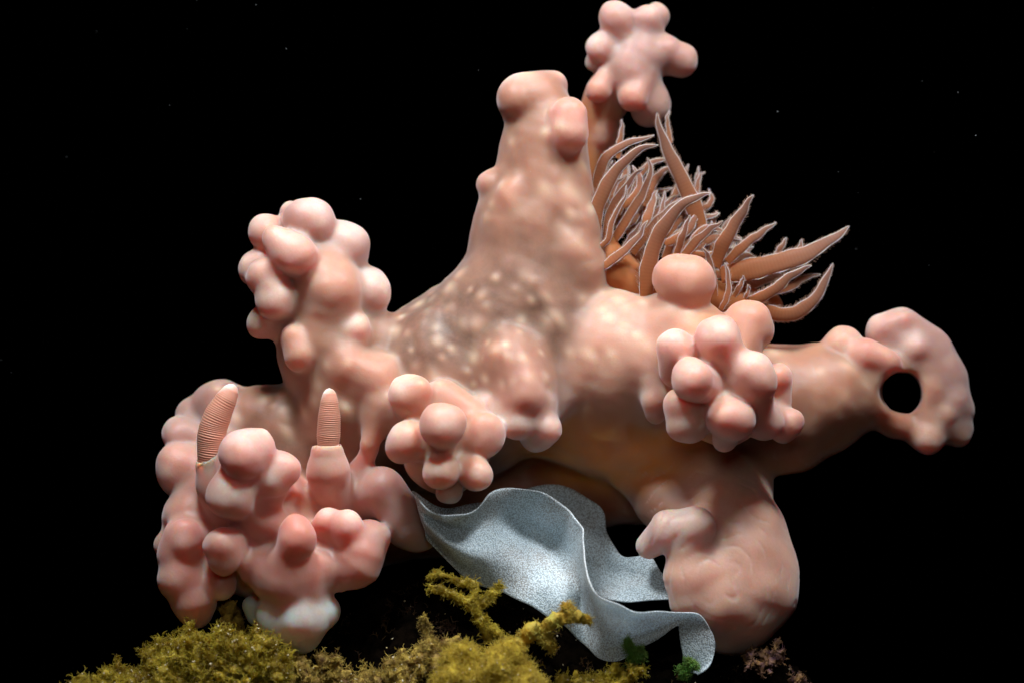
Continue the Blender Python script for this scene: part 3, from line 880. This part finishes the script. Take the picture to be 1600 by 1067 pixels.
def alga_mat_mesh(name, outline, n, rr, dr, mat, label, sprn, sprl, sprr, seed, kids=2, cat='alga'):
    """a cushion of alga: a lumpy core (part) and many sprigs (part) on it; outline: x -> top y"""
    r = np.random.default_rng(seed)
    xs = [o[0] for o in outline]; ys = [o[1] for o in outline]; bt = [o[2] for o in outline]
    balls = []
    for _ in range(n):
        x = r.uniform(xs[0], xs[-1]); y0 = np.interp(x, xs, ys) + 9 * math.sin(x * .11 + seed) + 7 * math.sin(x * .29 + 2 * seed); y1 = np.interp(x, xs, bt)
        y = y0 + 9 + (y1 - y0 - 9) * r.random() ** 1.3
        rad = r.uniform(*rr)
        balls.append((x, y + rad * .8, r.uniform(*dr) + 40 * (y - y0) / max(y1 - y0, 1), rad))
    V, F = lumpy(balls)
    V = V + np.stack([0.03 * Waves(.22, 12, seed + i)(V) + 0.015 * Waves(.10, 12, seed + 7 + i)(V) for i in range(3)], 1)
    root = bpy.data.objects.new(name, None); col.objects.link(root); root.empty_display_size = 0.005
    base = V.mean(0); base[2] = V[:, 2].min(); root.location = base * CM
    tag(root, label, cat)
    o = link('cushion', mesh_from('cushion', V, F), mat, root); o.location = -root.location
    if sprn:
        vis = np.nonzero(V[:, 1] < np.median(V[:, 1]) + 0.3)[0]
        idx = vis[r.integers(0, len(vis), sprn)]
        pts = V[idx]
        o = link('sprigs', sprigs('sprigs', pts, r.uniform(sprl * .4, sprl * 1.3, sprn), sprr, .5, kids, seed), mat, root); o.location = -root.location
        o['kind'] = 'stuff'
    return V

VL = alga_mat_mesh('algae_cushion', [(100, 1066, 1110), (160, 1042, 1110), (215, 1032, 1100), (240, 1005, 1100), (262, 985, 1100), (300, 975, 1100), (360, 975, 1100), (400, 972, 1095), (430, 990, 1090), (450, 1010, 1090)],
    1000, (3, 8), (40, 200), ALGA_OLIVE, 'wide olive green algae cushion below the left of the slug', 9000, 0.16, 0.0065, 41, 3)
VB = alga_mat_mesh('algae_cushion', [(430, 1030, 1100), (480, 1014, 1100), (520, 1022, 1100), (560, 1036, 1100), (600, 1040, 1100)],
    240, (4, 9), (60, 150), ALGA_BROWN, 'small brown algae patch beneath the white foot edge', 3200, 0.14, 0.006, 42, 3)
VM = alga_mat_mesh('algae_cushion', [(580, 1046, 1100), (615, 1022, 1100), (660, 1004, 1095), (700, 1008, 1095)],
    170, (4, 9), (120, 190), ALGA_BROWN, 'ragged brown algae tuft left of the fluffy yellow one', 2400, 0.16, 0.006, 43, 3)
VY = alga_mat_mesh('algae_tuft', [(685, 1045, 1105), (710, 1010, 1105), (750, 1012, 1105), (765, 1020, 1105), (785, 1000, 1105), (810, 1010, 1105), (835, 1050, 1105)],
    120, (10, 20), (170, 240), ALGA_YELLOW, 'bright yellow fluffy algae tuft at the bottom centre', 9000, 0.14, 0.004, 44, 3)
VR = alga_mat_mesh('algae_cushion', [(850, 1062, 1110), (890, 1048, 1110), (950, 1040, 1110), (985, 1020, 1110), (1003, 1040, 1110)],
    150, (4, 9), (130, 190), ALGA_OLIVE, 'olive algae patch under the lower end of the egg ribbon', 2600, 0.13, 0.006, 45, 3)

def branchy(name, polys, mat, label, cat='alga', rough=0.01):
    root = bpy.data.objects.new(name, None); col.objects.link(root); root.empty_display_size = 0.005
    base = P(*polys[0][0][:3]); root.location = base * CM
    tag(root, label, cat)
    for q, pl in enumerate(polys):
        pts = [P(*p[:3]) for p in pl]
        c = catmull(pts, 10 * len(pl)); rr = np.interp(np.linspace(0, 1, len(c)), np.linspace(0, 1, len(pl)), [p[3] / 100 for p in pl])
        v, f, *_ = sweep(c, rr, rr * .8, 10, np.array([.2, .9, .25]))
        v = v + rough * 2.8 * np.stack([Waves(.14, 12, 60 + q + i)(v) for i in range(3)], 1)
        o = link('branch', mesh_from('branch', v, f), mat, root); o.location = -root.location
        r = np.random.default_rng(q + 5)
        k = r.integers(0, len(v), 500)
        s = link('sprigs', sprigs('sprigs', v[k], r.uniform(.03, .12, 500), .005, .2, 2, q), mat, o)
        s['kind'] = 'stuff'
    return root
branchy('branching_alga', [[(765, 1000, 150, 7), (752, 968, 150, 8), (738, 945, 148, 9), (715, 932, 145, 7), (690, 922, 140, 6), (668, 917, 138, 5)], [(740, 948, 148, 8), (757, 940, 148, 7), (772, 925, 145, 5), (782, 914, 142, 4)],
    [(735, 945, 148, 8), (742, 928, 146, 7), (738, 912, 142, 6), (715, 908, 140, 6), (690, 897, 138, 5), (668, 902, 136, 4)], [(752, 968, 150, 5), (772, 985, 155, 6), (790, 1005, 165, 5)]],
    ALGA_OLIVE, 'forked olive alga standing in front of the dark rock beside the egg ribbon')
branchy('branching_alga', [[(795, 1014, 200, 13), (818, 1000, 205, 9), (832, 984, 208, 12), (850, 982, 208, 8), (868, 968, 212, 11), (888, 966, 210, 8), (905, 963, 208, 9), (924, 973, 205, 4)], [(885, 966, 210, 8), (884, 952, 208, 8), (892, 946, 206, 5)], [(835, 985, 206, 7), (850, 998, 206, 8), (864, 1015, 200, 5)]],
    ALGA_ORANGE, 'thick yellow-orange alga branch lying across the foot of the egg ribbon')
branchy('branching_alga', [[(640, 1030, 160, 7), (662, 1012, 158, 8), (690, 1008, 156, 8), (720, 1000, 158, 7)], [(672, 1008, 156, 6), (668, 985, 152, 5), (658, 965, 150, 3)], [(600, 1052, 160, 6), (622, 1040, 160, 8), (640, 1030, 160, 7)]],
    ALGA_BROWN, 'knotted brown alga stem in front of the bare dark rock')
branchy('green_sprig', [[(985, 1040, 170, 4), (992, 1022, 172, 6), (1003, 1010, 172, 3)], [(992, 1030, 172, 4), (984, 1012, 174, 4), (980, 1000, 174, 2)], [(993, 1028, 172, 4), (1006, 1022, 170, 3)]],
    ALGA_GREEN, 'small bright green sprig at the lower end of the egg ribbon')
branchy('green_sprig', [[(1076, 1056, 150, 4), (1068, 1050, 150, 4), (1062, 1045, 150, 3)], [(1086, 1036, 150, 6), (1072, 1040, 150, 5)]], ALGA_GREEN, 'green wisp clinging to the curled end of the egg ribbon')
alga_mat_mesh('encrusting_growth', [(1165, 1018, 1050), (1190, 1003, 1050), (1215, 1000, 1040), (1220, 1012, 1040)], 60, (2, 6), (40, 90), PURPLE, 'purple and orange crust under the hind end of the slug', 500, 0.08, 0.006, 46, 2, 'crust')
alga_mat_mesh('encrusting_growth', [(1225, 1032, 1060), (1250, 1035, 1070), (1265, 1055, 1075)], 20, (2, 5), (40, 70), PURPLE, 'small pinkish crust at the right end of the rock', 120, 0.08, 0.006, 47, 2, 'crust')
alga_mat_mesh('encrusting_growth', [(345, 930, 985), (360, 925, 985), (378, 935, 985)], 26, (5, 10), (40, 80), ALGA_BROWN, 'dark brown growth between the head lobe and the white foot', 60, 0.1, 0.012, 48, 1, 'crust')

# ------------------------------------------------------------------ sand grains caught in the algae and on the rock, specks in the water
def grains(name, pts, r0, r1, mat, label, cat, seed=3):
    r = np.random.default_rng(seed)
    oc = np.array([(1, 0, 0), (-1, 0, 0), (0, 1, 0), (0, -1, 0), (0, 0, 1), (0, 0, -1)], float)
    of = np.array([(0, 2, 4), (2, 1, 4), (1, 3, 4), (3, 0, 4), (2, 0, 5), (1, 2, 5), (3, 1, 5), (0, 3, 5)])
    VV = []; FF = []
    for i, p in enumerate(pts):
        a = r.normal(size=(3, 3)); qm, _ = np.linalg.qr(a)
        s = r.uniform(r0, r1) * r.uniform(.5, 1.4, 3)
        VV.append(p + (oc * s) @ qm); FF.append(of + 6 * i)
    o = link(name, mesh_from(name, np.vstack(VV), np.vstack(FF), False), mat)
    tag(o, label, cat, kind='stuff')
r = np.random.default_rng(91)
pts = []
for V, n in ((VL, 700), (VB, 130), (VM, 170), (VY, 90), (VR, 150)):
    f = np.nonzero(V[:, 1] < np.median(V[:, 1]))[0]
    pts += [V[i] + np.array([0, -0.07, 0.05]) * r.random() for i in f[r.integers(0, len(f), n)]]
for _ in range(70):
    x = r.uniform(540, 1260); yy = r.uniform(-2.0, 0.3); X = (x - 800) / 100
    pts.append(np.array([X, yy, rock_height(np.array(X), np.array(yy)) + 0.08]))
# sparse brown turf and litter on the bare rock
tr = np.random.default_rng(17)
roots = []
tw = Waves(0.9, 12, 55)
while len(roots) < 1500:
    X = tr.uniform(-2.9, 4.6); Y = tr.uniform(-2.2, 0.4)
    if tw(np.array([[X, Y, 0.0]]))[0] < tr.uniform(0.1, 0.9): continue
    roots.append(np.array([X, Y, rock_height(np.array(X), np.array(Y)) - 0.03]))
tf = link('rock_turf', sprigs('rock_turf', roots, tr.uniform(.06, .26, len(roots)), .009, .3, 3, 18), TURF)
tag(tf, 'sparse dark brown turf on the rock beside the egg ribbon', 'turf', kind='stuff')
grains('sand_grains', pts, 0.006, 0.024, GRAIN, 'pale sand grains scattered over the algae and rock', 'sand')
pts = [P(r.uniform(0, 1600), r.uniform(0, 1067), r.uniform(-300, 150)) for _ in range(26)]
pts += [P(1497, 145, -50), P(1460, 238, -50), P(265, 165, -50), P(400, 8, -50), P(1215, 175, -50)]
grains('drifting_specks', pts, 0.004, 0.010, SNOW, 'tiny specks drifting in the black water', 'particles', 8)
